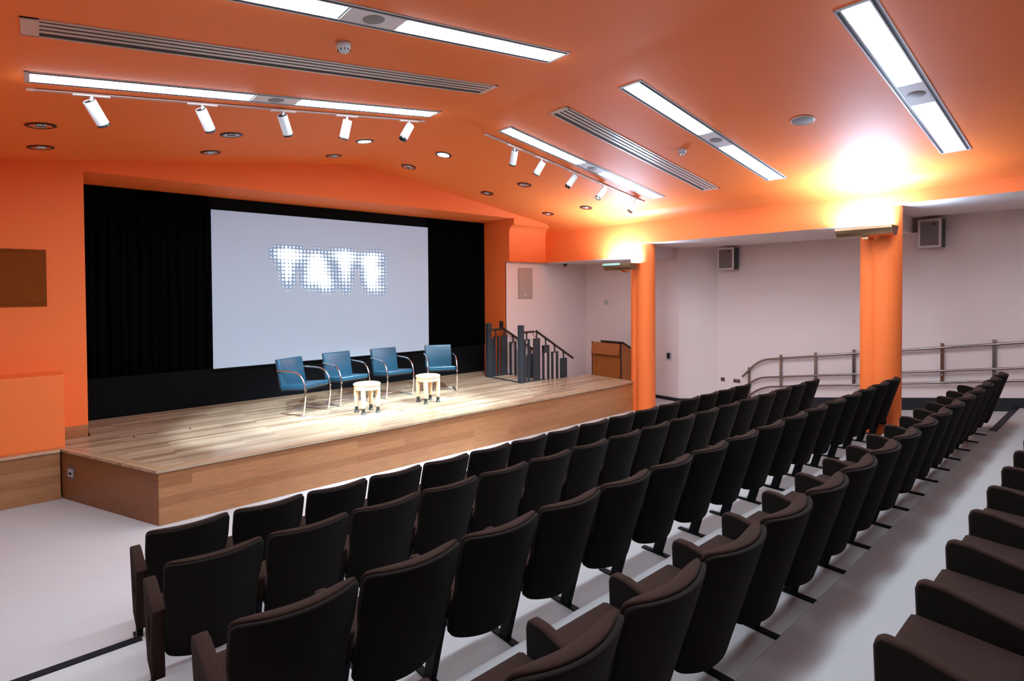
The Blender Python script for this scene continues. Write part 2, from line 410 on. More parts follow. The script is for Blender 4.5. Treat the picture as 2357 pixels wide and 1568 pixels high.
under(obj('bottom_bar', B(SX0, SX1, SY-.02, SY, SZ0-.03, SZ0), m_masking, scr), scr)
R = ["03345443310133101344554311013333310",
     "35789987644555445678898765566776641",
     "36899998766788655689999876789998653",
     "35799998767999865568999866799998642",
     "13578876557999974347998655799996530",
     "02478864457999975336998533589998642",
     "00369853358999986335897422579999753",
     "00268852358999986435787312479999752",
     "00258742368999997435786311479998542",
     "00257642368999998534676300369997520",
     "00135531357778998544565200358987542",
     "00023310245556887533454100247888653",
     "00002200112223555322343000135666543",
     "00000000000000222100232000012344330"]
RAD = [0, .09, .15, .21, .28, .35, .42, .49, .56, .66]
bm = BM(); bh = bm; box(bm, SX0, SX1, SY-.012, SY, SZ0, SZ1)
for r, row in enumerate(R):
    for c, ch in enumerate(row):
        d = int(ch)
        if not d: continue
        x = 3.045+c*.0652; z = 3.247-r*.0652+(.0 if r else .0); rr = RAD[d]*.0652*.96
        vs = [bm.verts.new((x+rr*math.cos(a), SY-.0145-.00002*((r*7+c*3) % 11), z+rr*math.sin(a))) for a in [2*PI*k/14 for k in range(14)]]
        bm.faces.new(vs).material_index = 1
        if d > 2:
            h = .033
            bh.faces.new([bh.verts.new((x+sx_*h, SY-.0133, z+sz_*h)) for sx_, sz_ in ((-1, -1), (1, -1), (1, 1), (-1, 1))]).material_index = 2
under(obj('screen_surface', bm, [m_screen, m_dot, m_halo], scr), scr)

# orange wall speaker grille left of the stage opening
t = thing('wall_speaker_grille', 'orange painted perforated speaker grille set in the orange wall left of the stage', 'speaker', (-.33, YF, 2.63))
bm = BM()
box(bm, -.38, .38, -.012, 0, -.352, .352)
obj('grille_frame', bm, m_ogrille, t, bevel=.004)
bm = BM(); box(bm, -.34, .34, -.022, -.012, -.315, .315); obj('perforated_panel', bm, m_ogrille, t, bevel=.004)
bm = BM(); [lathe(bm, [(0, .004), (.006, .003), (.006, 0)], 8, mtx=Matrix.Translation((x, -.012, z)) @ Matrix.Rotation(PI/2, 4, 'X')) for x in (-.36, .36) for z in (-.29, .27)]
obj('screws', bm, m_black, t)
# beige grille on the white bay wall
t = thing('wall_speaker_grille', 'beige mesh speaker grille set in the white wall above the stage steps', 'speaker', (8.40, 9.2, 2.605))
obj('grille_frame', B(-.225, .225, -.010, 0, -.355, .355), m_wgrille, t, bevel=.003)
bm = BM(); box(bm, -.195, .165, -.022, -.010, -.32, .325); obj('perforated_panel', bm, m_wgrille, t, bevel=.006)
bm = BM(); lathe(bm, [(0, .003), (.022, .003), (.022, 0)], 16, mtx=Matrix.Translation((-.01, -.022, -.26)) @ Matrix.Rotation(PI/2, 4, 'X')); obj('badge', bm, m_spkcase, t)

# ------------------------------------------------------------------ columns (two overlapping shafts each)
def column(name, y, zlo, zf, zr):
    bm = BM(); n = 40
    for (cy, r, z1, k) in ((y, .19, zf, 0), (y+.18, .14, zr, 1)):
        lathe(bm, [(r, zlo), (r, z1)], n, c=(9.14, cy, 0))
    o = struct(name, bm, m_orange, smooth='auto'); return o
column('column', 6.44, 0, 3.40, 3.12); column('column', 2.355, .0, 3.62, 3.38)
bm = BM(); lathe(bm, [(.197, .30), (.197, .50), (.19, .52)], 40, c=(9.14, 2.355, 0)); struct('trim_7', bm, m_orange, smooth='auto')

# ------------------------------------------------------------------ uplighters on the columns
def uplighter(label, y, ztop, glass):
    t = thing('uplighter', label, 'wall light', (8.76, y, ztop), group='uplighters on the columns')
    # trough section in X-Z, open on top
    o_ = [(-.155, 0), (-.155, -.035), (-.128, -.038)] + [(-.12*math.cos(math.radians(a)), -.055-.08*math.sin(math.radians(a))) for a in (10, 30, 50, 70, 90, 110, 130, 150, 170)] + [(.128, -.038), (.155, -.035), (.155, 0)]
    i_ = [(.147, 0), (.147, -.030), (.12, -.036)] + [(.112*math.cos(math.radians(a)), -.052-.072*math.sin(math.radians(a))) for a in (15, 40, 65, 90, 115, 140, 165)] + [(-.12, -.036), (-.147, -.030), (-.147, 0)]
    bm = BM(); prism(bm, o_+i_, -.34, .34, 'Y'); obj('trough', bm, m_brass, t, smooth='auto')
    bm = BM()
    for yy in (-.345, .34): prism(bm, o_, yy, yy+.005, 'Y')
    obj('end_cap', bm, m_brass, t)
    obj('bracket', B(-.03, .22, -.035, .035, -.165, -.135), m_brass, t)
    bm = BM(); tube(bm, [(0, -.26, -.075), (0, .26, -.075)], .012, 10); obj('lamp_tube', bm, m_tube, t)
    if glass:
        obj('glass_strip', B(-.159, -.1555, -.10, .335, -.033, .012), m_glass, t)
    ld = bpy.data.lights.new('uplighter_light', 'AREA'); ld.shape = 'RECTANGLE'; ld.size = .20; ld.size_y = .6; ld.energy = UPL; ld.color = (.50, .72, 1)
    lo_ = bpy.data.objects.new('uplighter_light', ld); C.objects.link(lo_); lo_.parent = t; lo_.location = (0, 0, -.03); lo_.rotation_euler = (PI, 0, 0)
uplighter('bronze trough uplighter with an aqua glass strip, on the far orange column by the stage', 6.76, 2.965, True)
uplighter('bronze chrome trough uplighter on the nearer orange column behind the seats', 2.50, 3.295, False)

# ------------------------------------------------------------------ ceiling fittings
AL, AR = -math.atan(ML), math.atan(MR)
def on_ceiling(x, y, d=0):
    a = AL if x < RX else AR
    return (x, y, cz(x)-d), (0, a, 0)
def long_light(label, side, y, w=.29, md=None):
    if side == 'L': x0, x1, a, b = -.075, 3.625, 1.545, 2.00
    else: x0, x1, a, b = 4.67, 8.21, 6.18, 6.705
    xc = (x0+x1)/2; ca = math.cos(AL if side == 'L' else AR)
    L_ = lambda x: (x-xc)/ca
    p, r = on_ceiling(xc, y)
    t = thing('ceiling_light', label, 'ceiling light', p, r, 'long recessed ceiling lights')
    h = w/2; X0, X1, XA, XB = L_(x0), L_(x1), L_(a), L_(b)
    bm = BM(); box(bm, X0, X1, -h, -h+.014, -.006, .0); box(bm, X0, X1, h-.014, h, -.006, 0)
    box(bm, X0, X0+.03, -h, h, -.006, 0); box(bm, X1-.03, X1, -h, h, -.006, 0)
    box(bm, X0, X1, -h+.038, -h+.050, -.0068, 0); box(bm, X0, X1, h-.050, h-.038, -.0068, 0)
    obj('frame', bm, m_alu, t)
    obj('air_slots', B(X0+.02, X1-.02, -h+.01, h-.01, -.0025, -.001), m_slot, t)
    for (q0, q1) in ((X0+.035, XA), (XB, X1-.035)):
        obj('diffuser', B(q0, q1, -h+.050, h-.050, -.0072, -.002), md or m_diff, t, bevel=.002)
    pl = obj('centre_plate', B(XA+.02, XB-.02, -h+.052, h-.052, -.006, -.002), m_plate, t)
    bm = BM(); lathe(bm, [(0, -.009), (.072, -.009), (.076, -.007), (.076, -.005)], 28, c=((XA+XB)/2, 0, 0)); obj('speaker_mesh', bm, m_spk, pl, smooth='auto')
long_light('long ceiling light with two glowing panels, left slope, directly behind the spotlight track', 'L', 5.555)
long_light('long left-slope ceiling light cut off by the top edge, beside a smoke detector', 'L', 3.485)
long_light('long ceiling light with two glowing panels, right slope, directly behind the spotlight track', 'R', 5.51)
long_light('long ceiling light on the right slope between slatted vent and round ceiling speaker', 'R', 3.485)
long_light('large looking long ceiling light at the top right, with dark air slots', 'R', 1.42)

long_light('long ceiling light on the left slope level with the fourth row, above the frame', 'L', 1.42)
long_light('added dim fill light behind the camera, on the right ceiling slope', 'R', -.65, md=m_fill)  # unseen pair, added to lighten the rear aisle from behind
long_light('added dim fill light behind the camera, on the left ceiling slope', 'L', -.65, md=m_fill)
def vent(label, side, y, w=.30):
    x0, x1 = (-.075, 3.63) if side == 'L' else (4.67, 8.21)
    xc = (x0+x1)/2; ca = math.cos(AL); hl = (x1-x0)/2/ca
    p, r = on_ceiling(xc, y)
    t = thing('ceiling_vent', label, 'vent', p, r, 'slatted ceiling vents')
    h = w/2
    obj('backing', B(-hl+.01, hl-.01, -h+.01, h-.01, -.003, -.001), m_ventd, t)
    bm = BM(); box(bm, -hl, hl, -h, -h+.022, -.008, 0); box(bm, -hl, hl, h-.022, h, -.008, 0)
    e = .09 if side == 'L' else .05
    box(bm, -hl, -hl+e, -h, h, -.008, 0); box(bm, hl-.05, hl, -h, h, -.008, 0)
    obj('frame', bm, m_vent, t)
    for k in range(3):
        yy = -h+.022+.026+.0195+k*(.026+.0393)
        obj('slat', B(-hl+e, hl-.05, yy-.0185, yy+.0185, -.0065, -.0025), m_vent, t)
vent('long slatted air vent in the left ceiling slope between two long lights', 'L', 4.515)
vent('long slatted air vent in the right ceiling slope between two long lights', 'R', 4.525)

def smoke(label, x, y):
    p, r = on_ceiling(x, y)
    t = thing('smoke_detector', label, 'smoke detector', p, r, 'ceiling smoke detectors')
    bm = BM(); lathe(bm, [(0, -.001), (.055, -.001), (.055, -.012), (.050, -.028), (.052, -.034), (.046, -.05), (.030, -.066), (0, -.072)], 28); obj('housing', bm, m_wplastic, t, smooth='auto')
    bm = BM()
    for k in range(10):
        a = 2*PI*k/10
        box(bm, -.003, .003, -.003, .003, -.060, -.042, mtx=Matrix.Rotation(a, 4, 'Z') @ Matrix.Translation((.046, 0, 0)))
    obj('vent_slits', bm, m_lens, t)
smoke('white round smoke detector on the left ceiling slope near the top light', 1.77, 3.98)
smoke('white round smoke detector on the right ceiling slope beside the slatted vent', 6.52, 4.0)
p, r = on_ceiling(6.45, 2.46)
t = thing('ceiling_speaker', 'flat round grey ceiling speaker alone on the right slope', 'speaker', p, r)
bm = BM(); lathe(bm, [(.118, 0), (.122, -.006), (.112, -.011), (.110, -.008)], 40); obj('rim', bm, m_plate, t, smooth='auto')
bm = BM(); lathe(bm, [(0, -.012), (.10, -.010), (.112, -.006)], 40); obj('mesh_disc', bm, m_spk, t, smooth='auto')

def downlight(label, x, y, on):
    p, r = on_ceiling(x, y)
    t = thing('downlight', label, 'downlight', p, r, 'round recessed downlights')
    bm = BM(); lathe(bm, [(.122, 0), (.125, -.007), (.112, -.013), (.092, -.011), (.088, -.003)], 32); obj('trim_ring', bm, m_ring, t, smooth='auto')
    if on:
        bm = BM(); lathe(bm, [(0, -.009), (.092, -.009)], 32); obj('lamp', bm, m_downon, t)
        ld = bpy.data.lights.new('downlight_light', 'SPOT'); ld.energy = DOWN*4; ld.spot_size = math.radians(95); ld.spot_blend = .8; ld.shadow_soft_size = .08; ld.color = (.84, .93, 1)
        lo_ = bpy.data.objects.new('downlight_light', ld); C.objects.link(lo_); lo_.parent = t; lo_.location = (0, 0, -.03); lo_.rotation_euler = (0, -r[1], 0)
    else:
        bm = BM(); lathe(bm, [(0, -.0015), (.03, -.002), (.07, -.0045), (.092, -.009)], 32); obj('reflector', bm, m_refl, t, smooth='auto')
        bm = BM(); tube(bm, [(-.04, 0, -.010), (.04, 0, -.010)], .012, 8); tube(bm, [(-.03, .035, -.010), (.045, .035, -.010)], .007, 8); obj('lamp', bm, m_chrome, t)
fx = [.02, 1.75, 3.46, 4.78, 6.49, 8.13]
for k, x in enumerate(fx):
    on = k in (2, 3)
    nm = ORD[k]+' from the left'
    downlight(('lit white downlight in the front row of downlights, ' if on else 'unlit black ringed downlight in the front row of downlights, ')+nm, x, 7.11, on)
    downlight('unlit black ringed downlight in the row against the stage wall, '+nm, x, 8.17, False)

# spotlight tracks
def track(label, x0, x1, y):
    xc = (x0+x1)/2; p, r = on_ceiling(xc, y); hl = (x1-x0)/2/math.cos(r[1])
    t = thing('spotlight_track', label, 'lighting track', p, r, 'spotlight tracks')
    bm = BM(); box(bm, -hl, hl, -.020, -.007, -.016, 0); box(bm, -hl, hl, .007, .020, -.016, 0); box(bm, -hl, hl, -.02, .02, -.004, 0)
    box(bm, -hl, -hl+.05, -.021, .021, -.018, 0); box(bm, hl-.05, hl, -.021, .021, -.018, 0)
    obj('rail', bm, m_track, t)
    obj('conductor_groove', B(-hl+.05, hl-.05, -.007, .007, -.008, -.004), m_lectd, t)
track('thin white spotlight track on the left ceiling slope carrying five spotlights', -.07, 3.66, 5.86)
track('thin white spotlight track on the right ceiling slope carrying five spotlights', 4.62, 8.28, 5.86)
def spotlight(label, x, y, target, on, power=1.0, lens_on=False):
    p, r = on_ceiling(x, y, .016)
    t = thing('track_spotlight', label, 'spotlight', p, (0, 0, 0), 'white track spotlights')
    ad = obj('track_adapter', B(-.13, .13, -.019, .019, -.014, 0), m_track, t, bevel=.003); ad.rotation_euler = r
    bm = BM(); tube(bm, [(0, 0, 0), (0, 0, -.07)], .0135, 12); obj('stem', bm, m_wplastic, t, smooth='auto')
    piv = Vector((0, 0, -.085)); tg = Vector(target)-Vector(p)
    d = (tg-piv).normalized(); q = (-d).to_track_quat('Z', 'Y'); m = Matrix.Translation(piv+d*.03) @ q.to_matrix().to_4x4()
    bm = BM(); lathe(bm, [(.043, .060), (.046, .068), (.050, .064), (.050, -.135), (.044, -.135)], 28, mtx=m); obj('body', bm, m_wplastic, t, smooth='auto')
    bm = BM(); lathe(bm, [(0, .062), (.044, .062)], 28, mtx=m); obj('rear_cap', bm, m_lens, t)
    bm = BM(); lathe(bm, [(.0505, -.135), (.0505, -.155), (.040, -.155), (.036, -.138)], 28, mtx=m); lathe(bm, [(0, -.139), (.038, -.139)], 24, mtx=m, mi=1)
    obj('lens_ring', bm, [m_lens, m_lenson if lens_on else m_lens], t, smooth='auto')
    if on:
        ld = bpy.data.lights.new('spot_light', 'SPOT'); ld.energy = SPOT*power*4; ld.spot_size = math.radians(40); ld.spot_blend = .5; ld.shadow_soft_size = .03; ld.color = (.66, .85, 1)
        lo_ = bpy.data.objects.new('spot_light', ld); C.objects.link(lo_); lo_.parent = t
        lo_.matrix_local = Matrix.Translation(piv+d*.20) @ q.to_matrix().to_4x4()
TL = [(.35, (2.6, 8.1, .6), 1, 1), (1.19, (3.5, 8.2, .6), 1, 1), (1.94, (4.1, 8.3, .6), 1, 1), (2.64, (2.3, 7.2, .6), 0, 1), (3.44, (2.0, 5.9, 1.9), 0, 1)]
TR = [(5.16, (6.2, 8.3, .6), 1, 1), (5.70, (4.6, 7.9, .6), 1, 1), (6.41, (4.2, 7.2, .6), 1, 1), (7.14, (4.6, 6.9, .6), 1, 1), (8.03, (6.6, 7.2, 1.4), 0, 1)]
for k, (x, tg, on, pw) in enumerate(TL): spotlight('white cylindrical spotlight, %s from the left on the left track' % ORD[k], x, 5.86, tg, on, pw)
for k, (x, tg, on, pw) in enumerate(TR): spotlight('white cylindrical spotlight, %s from the left on the right track' % ORD[k], x, 5.86, tg, on, pw, lens_on=(k == 3))

# dome camera
t = thing('dome_camera', 'small black dome camera under the white soffit above the stage steps', 'security camera', (9.5, 8.98, 3.09))
bm = BM(); lathe(bm, [(0, -.001), (.062, -.001), (.065, -.02)], 24); obj('base', bm, m_wplastic, t, smooth='auto')
bm = BM(); lathe(bm, [(.065, -.02), (.063, -.03), (.045, -.035), (.042, -.055), (.025, -.075), (0, -.082)], 24); obj('dome', bm, m_lens, t, smooth='auto')

# wall boxes and sockets
def wallspk(label, y0, y1, z0, z1, rz):
    yc, zc = (y0+y1)/2, (z0+z1)/2; h, v = (y1-y0)/2, (z1-z0)/2
    t = thing('wall_speaker', label, 'speaker', (10.86, yc, zc), (0, 0, rz), 'boxed wall speakers')
    obj('cabinet', B(-.03, .13, -h+.004, h-.03, -v+.006, v-.006), m_balu, t, bevel=.004)
    obj('front_frame', B(-.055, -.028, -h+.01, h-.02, -v, v), m_spkcase, t, bevel=.008)
    obj('speaker_cloth', B(-.060, -.054, -h+.045, h-.055, -v+.035, v-.035), m_wallspk, t)
    obj('badge', B(-.063, -.058, -h+.09, -h+.12, v-.10, v-.07), m_lens, t)
    obj('wall_bracket', B(.12, .19, -.05, .05, -.05, .05), m_balu, t)
wallspk('boxed grey speaker high on the white wall between the two orange columns', 5.44, 5.83, 2.85, 3.31, -.05)
wallspk('boxed grey speaker high on the white wall right of the nearer orange column', 2.03, 2.37, 3.09, 3.55, -.05)
t = thing('control_plate', 'small grey wall control with a dark screen beside the far column', 'switch', (10.452, 6.75, .985), (0, 0, .015))
obj('case', B(-.02, .0, -.06, .06, -.08, .08), m_wplastic, t, bevel=.004); obj('display', B(-.024, -.019, -.035, .045, -.06, .06), m_lens, t)
t = thing('light_switch', 'small white square switch plate on the bay wall above the lectern', 'switch', (10.488, 8.53, 2.14), (0, 0, 0))
obj('plate', B(-.012, 0, -.06, .06, -.055, .055), m_wplastic, t, bevel=.003); obj('rocker', B(-.016, -.01, -.02, .02, -.03, .03), m_wplastic, t)
t = thing('wall_socket', 'small square brown wall socket low on the white wall, left of its wider neighbour', 'socket', (RXW, 5.815, .51)); obj('plate', B(-.01, 0, -.045, .045, -.04, .04), m_gap, t, bevel=.002); obj('socket_holes', B(-.013, -.009, -.02, .02, -.012, .012), m_lens, t)
t = thing('wall_socket', 'wide double brown wall socket low on the white wall near the handrail end', 'socket', (RXW, 5.505, .51)); obj('plate', B(-.01, 0, -.075, .075, -.04, .04), m_gap, t, bevel=.002)
for q in (-.035, .035): obj('socket_holes', B(-.013, -.009, q-.02, q+.02, -.012, .012), m_lens, t)
t = thing('bin', 'pale blue rim of a small bin against the white wall behind the front row end', 'bin', (10.75, 5.75, 0)); bm = BM(); lathe(bm, [(0, .01), (.10, .0), (.12, .21), (.112, .21), (.09, .02)], 24); obj('bucket', bm, m_plate, t, smooth='auto')
t = thing('control_box', 'black oblong control box with buttons on the orange reveal by the steps', 'control', (7.808, 9.335, 1.675))
obj('case', B(-.03, 0, -.055, .055, -.085, .085), m_lens, t, bevel=.008)
for q in (-.045, 0, .045): obj('button', B(-.034, -.029, -.015, .015, q-.012, q+.012), m_gap, t)

# ------------------------------------------------------------------ wall handrail
t = thing('wall_handrail', 'brushed steel handrail of three bars climbing with the ramp along the white wall', 'handrail', (RXW, 3.2, 0))
X = 10.965
def rail(pts, r):
    bm = BM(); tube(bm, smooth_path([(X-RXW, y-3.2, z) for y, z in pts], 8, .22), r, 12); obj('rail', bm, m_steel, t, smooth='auto')
rail([(5.345, .63), (4.99, 1.012), (-.6, 1.012+.158*5.59)], .021)
rail([(5.40, .30), (5.06, .640), (-.6, .640+.1535*5.66)], .019)
rail([(5.44, .06), (4.95, .465), (-.6, .465+.1545*5.55)], .019)
for k, y in enumerate((5.228, 4.595, 3.96, 3.324, 2.69, 2.059, 1.425, .79)):
    zt = 1.074+.158*(4.577-y)+.075 if k else .828
    zb = .522+.1545*(4.577-y) if k else .20
    b = obj('bracket', B(-.045, -.028, y-3.2-.024, y-3.2+.024, zb-.02, zt), m_steel, t, bevel=.004)
    bm = BM()
    for q in (zt-.03, zt-.15, zb+.12): lathe(bm, [(0, .006), (.007, .004), (.008, 0)], 8, mtx=Matrix.Translation((-.045, y-3.2, q)) @ Matrix.Rotation(-PI/2, 4, 'Y'))
    obj('bolts', bm, m_chrome, b)
    bm = BM()
    for q in (zt-.075, zb+.27, zb): tube(bm, [(-.085, y-3.2, q), (0, y-3.2, q-.0)], .008, 8)
    obj('standoffs', bm, m_steel, b)

# ------------------------------------------------------------------ stage steps and their balustrades
t = thing('stage_steps', 'oak steps going down from the right side of the stage behind the balustrade', 'steps', (8.4, 8.6, 0))
for k in range(3):
    obj('step', B(-.5+k*.30, -.2+k*.30, -.48, .48, 0, .44-.1465*k), m_oak_f, t)
def balustrade(label, y, back):
    t = thing('stair_balustrade', label, 'balustrade', (7.3, y, 0), group='balustrades beside the stage steps')
    R_ = lambda n, x0, x1, w_, z0, z1, m=m_balu: obj(n, B(x0-7.3, x1-7.3, -w_/2, w_/2, z0, z1), m, t, bevel=.003)
    R_('newel_post', 7.205, 7.305, .09, HS, 1.745)
    obj('base_channel', B(-.02, .62, -.03, .03, HS, HS+.012), m_balu, t)
    def uframe(x0, x1, zt, zb, plate=.02):
        bm = BM(); a, b = x0-7.3, x1-7.3
        box(bm, a, a+.036, -.02, .02, zb, zt); box(bm, b-.036, b, -.02, .02, zb, zt); box(bm, a, b, -.021, .021, zt-plate, zt)
        obj('baluster_frame', bm, m_balu, t)
    def stem(x, z0, z1):
        bm = BM(); tube(bm, [(x-7.3, 0, z0), (x-7.3, 0, z1)], .016, 10); tube(bm, [(x-7.3, 0, z1-.045), (x-7.3, 0, z1-.01)], [.018, .032], 10); obj('stem', bm, m_rail, t, smooth='auto')
    if back: R_('plate_baluster', 7.305, 7.40, .02, HS, 1.42)
    uframe(7.34 if not back else 7.405, 7.485 if not back else 7.54, 1.455, HS)
    stem(7.41 if not back else 7.45, 1.455, 1.60)
    R_('plate_baluster', 7.60, 7.775, .035, HS, 1.46)
    stem(7.69, 1.46, 1.60)
    uframe(7.86, 8.04, 1.30, .35, .16 if not back else .02); stem(7.95, 1.30, 1.44)
    uframe(8.125, 8.305, 1.145, .2); stem(8.215, 1.145, 1.285)
    R_('plate_baluster', 8.39, 8.58, .035, .10, .985); stem(8.485, .985, 1.125)
    bm = BM(); tube(bm, [(7.31-7.3, 0, 1.60), (7.615-7.3, 0, 1.60)], .023, 12); obj('level_rail', bm, m_rail, t, smooth='auto')
    bm = BM(); tube(bm, [(7.675-7.3, 0, 1.61), (8.78-7.3, 0, .96)], .024, 12); obj('sloping_rail', bm, m_rail, t, smooth='auto')
    bm = BM(); tube(bm, smooth_path([(7.60-7.3, 0, 1.585), (7.58-7.3, 0, 1.53), (7.69-7.3, 0, 1.47)], 5, .03), .007, 8); obj('link_bar', bm, m_rail, t, smooth='auto')
balustrade('dark grey stair balustrade with square plates on the near side of the stage steps', 8.08, False)
balustrade('dark grey stair balustrade on the far side of the stage steps by the orange reveal', 9.12, True)
o = obj('floor_channel', B(7.225, 7.285, 8.125, 9.075, HS, HS+.014), m_balu); tag(o, 'dark metal channel in the stage floor joining the two balustrades', 'channel')

# ------------------------------------------------------------------ lectern
t = thing('lectern', 'reddish wooden lectern with a sloping top, tucked in the bay behind the far column', 'lectern', (9.72, 7.92, 0))
bm = BM(); prism(bm, [(.02, 0), (.62, 0), (.62, .98), (.10, 1.235), (.02, 1.235)], -.41, .41, 'Y'); obj('cabinet', bm, m_lect, t)
bm = BM(); prism(bm, [(.02, 1.23), (-.005, 1.225), (-.06, .98), (-.04, .965), (.02, .93)], -.385, .40, 'Y'); obj('canted_front', bm, m_lect, t)
bm = BM()
for yy in (-.42, .405): prism(bm, [(-.005, 0), (.025, 0), (.025, 1.245), (-.005, 1.245)], yy, yy+.018, 'Y')
obj('edge_strips', bm, m_lectd, t)
bm = BM(); prism(bm, [(.06, 1.262), (.62, .995), (.63, 1.02), (.07, 1.287)], -.43, .22, 'Y'); obj('reading_top', bm, m_lens, t)
obj('front_pilaster', B(.0, .02, .32, .40, 0, .95), m_lect, t)
bm = BM(); lathe(bm, [(0, .005), (.016, .004), (.016, 0)], 12, mtx=Matrix.Translation((.43, -.41, .66)) @ Matrix.Rotation(PI/2, 4, 'X')); obj('lock', bm, m_lens, t)

# ------------------------------------------------------------------ tubular armchairs on the stage
def pad(name, w_, d_, h_, r_, m, parent, mtx):
    bm = BM(); box(bm, -w_/2, w_/2, -d_/2, d_/2, -h_/2, h_/2)
    bmesh.ops.bevel(bm, geom=bm.edges[:], offset=r_, segments=3, affect='EDGES', profile=.6)
    bmesh.ops.transform(bm, matrix=mtx, verts=bm.verts[:])
    return obj(name, bm, m, parent, smooth='auto')
def armchair(label, cx_, cy_, rz):
    # local: chair faces -Y, origin on the stage midway between the front bends
    t = thing('armchair', label, 'armchair', (cx_, cy_, HS), (0, 0, rz), 'blue leather armchairs on the stage')
    for s in (-1, 1):
        x = .268*s
        pts = [(x, .43, .0135), (x, .02, .0135), (x, -.005, .04), (x, -.045, .30), (x, -.035, .44), (x, .0, .56), (x, .10, .645), (x, .22, .66), (x, .50, .665)]
        bm = BM(); tube(bm, smooth_path(pts, 6, .06), .0125, 12, flat=1.0); obj('side_frame', bm, m_chrome, t, smooth='auto')
    bm = BM(); tube(bm, [(-.268, .43, .0135), (.268, .43, .0135)], .0125, 12); obj('floor_bar', bm, m_chrome, t, smooth='auto')
    s_ = pad('seat', .50, .50, .07, .02, m_blue, t, Matrix.Translation((0, .215, .425)) @ Matrix.Rotation(math.radians(-5), 4, 'X'))
    pad('seat_base', .49, .47, .03, .008, m_bluee, t, Matrix.Translation((0, .225, .385)) @ Matrix.Rotation(math.radians(-5), 4, 'X'))
    mb = Matrix.Translation((0, .475, .615)) @ Matrix.Rotation(math.radians(-12), 4, 'X')
    pad('backrest', .50, .05, .43, .02, m_blue, t, mb)
    pad('backrest_shell', .505, .03, .435, .01, m_bluee, t, Matrix.Translation((0, .505, .612)) @ Matrix.Rotation(math.radians(-12), 4, 'X'))
    bm = BM()
    for sx in (-1, 1): tube(bm, [(sx*.255, -.045, .395), (sx*.272, -.045, .395)], .01, 8)
    obj('seat_fixings', bm, m_chrome, t)
    return t
armchair('blue leather armchair on a chrome frame, leftmost and turned furthest towards the stools', 3.146, 8.19, math.radians(27))
armchair('blue leather chrome armchair standing directly behind the left wooden stool', 3.87, 8.42, math.radians(9))
armchair('blue leather chrome armchair between the two wooden stools', 4.712, 8.43, math.radians(4))
armchair('blue leather chrome armchair at the right end, angled back towards the others', 5.515, 8.30, math.radians(-25))

def stool(label, x, y, rz):
    t = thing('stool', label, 'stool', (x, y, HS), (0, 0, rz), 'round birch stools')
    bm = BM(); lathe(bm, [(0, .452), (.19, .452), (.205, .444), (.205, .428), (.195, .422), (0, .42)], 40); obj('top', bm, m_beech, t, smooth='auto')
    bm = BM(); lathe(bm, [(.195, .422), (.19, .36), (.165, .355), (.165, .42)], 40); obj('apron', bm, m_beech, t, smooth='auto')
    for k in range(4):
        a = PI/4+k*PI/2; lx, ly = .165*math.cos(a), .165*math.sin(a)
        bm = BM(); lathe(bm, [(.024, .085), (.029, .10), (.035, .22), (.038, .30), (.036, .37), (.030, .425)], 16, c=(lx*1.02, ly*1.02, 0)); lg = obj('leg', bm, m_beech, t, smooth='auto')
        bm = BM(); lathe(bm, [(0, 0), (.036, 0), (.036, .012), (.026, .026), (.026, .092), (0, .094)], 16, c=(lx*1.02, ly*1.02, 0)); ft = obj('foot', bm, m_darkm, lg, smooth='auto'); ft['label'] = 'dark metal foot'
stool('round pale birch stool with dark metal feet, left one of the pair', 3.762, 7.737, 0)
stool('round pale birch stool with dark metal feet, right one of the pair', 4.874, 7.767, 0)

# ------------------------------------------------------------------ theatre seats
W = .2520; LEAN = .30; WR = .083
def back_y(u, z): return WR*(u*u-1)+LEAN*(.86-z)
def ztop(u):
    a = abs(u); k = .90
    return .86 if a < k else .86-.026*(1-math.sqrt(max(0, 1-((a-k)/(1-k))**2)))
def zbot(u):
    a = abs(u); k = .84
    return .255+.025*a*a if a < k else .255+.025*a*a+.035*(1-math.sqrt(max(0, 1-((a-k)/(1-k))**2)))
us = [-1, -.97, -.9, -.75, -.55, -.3, 0, .3, .55, .75, .9, .97, 1]
vs_ = [0, .02, .08, .25, .45, .53, .62, .71, .85, .93, .97, 1]
def slab(fs):
    """fs: list of layers, each a function (u,v)->point, closed at the rim"""
    bm = BM(); nu, nv = len(us), len(vs_)
    Ls = [[[bm.verts.new(f(u, v)) for v in vs_] for u in us] for f in fs]
    A, Z = Ls[0], Ls[-1]
    for i in range(nu-1):
        for j in range(nv-1):
            bm.faces.new((A[i][j], A[i][j+1], A[i+1][j+1], A[i+1][j])); bm.faces.new((Z[i][j], Z[i+1][j], Z[i+1][j+1], Z[i][j+1]))
    rim = [(i, 0) for i in range(nu)] + [(nu-1, j) for j in range(1, nv)] + [(i, nv-1) for i in range(nu-2, -1, -1)] + [(0, j) for j in range(nv-2, 0, -1)]
    for P_, Q_ in zip(Ls, Ls[1:]):
        for a, b in zip(rim, rim[1:]+rim[:1]):
            bm.faces.new((P_[a[0]][a[1]], P_[b[0]][b[1]], Q_[b[0]][b[1]], Q_[a[0]][a[1]]))
    for lay in Ls[1:-1]:
        keep = set(rim)
        for i in range(nu):
            for j in range(nv):
                if (i, j) not in keep: bm.verts.remove(lay[i][j])
    return bm
def pt(u, v, dy, ins=0.0, zt_off=0.0):
    uu = u*(1-ins/W); z0, z1 = zbot(u)+ins, ztop(u)-ins+zt_off
    z = z0+(z1-z0)*v
    k = min(1, max(0, (z-.56)/.12)); k = k*k*(3-2*k)
    return (uu*(W-.017*(1-k)), back_y(uu, z)+dy, z)
shell_bm = slab([lambda u, v: pt(u, v, 0, .006), lambda u, v: pt(u, v, .004, 0), lambda u, v: pt(u, v, .022, 0), lambda u, v: pt(u, v, .026, .004)])
def cush(u, v): return .062*(1-.75*abs(u)**5)*(1-.35*(1-v)**2)
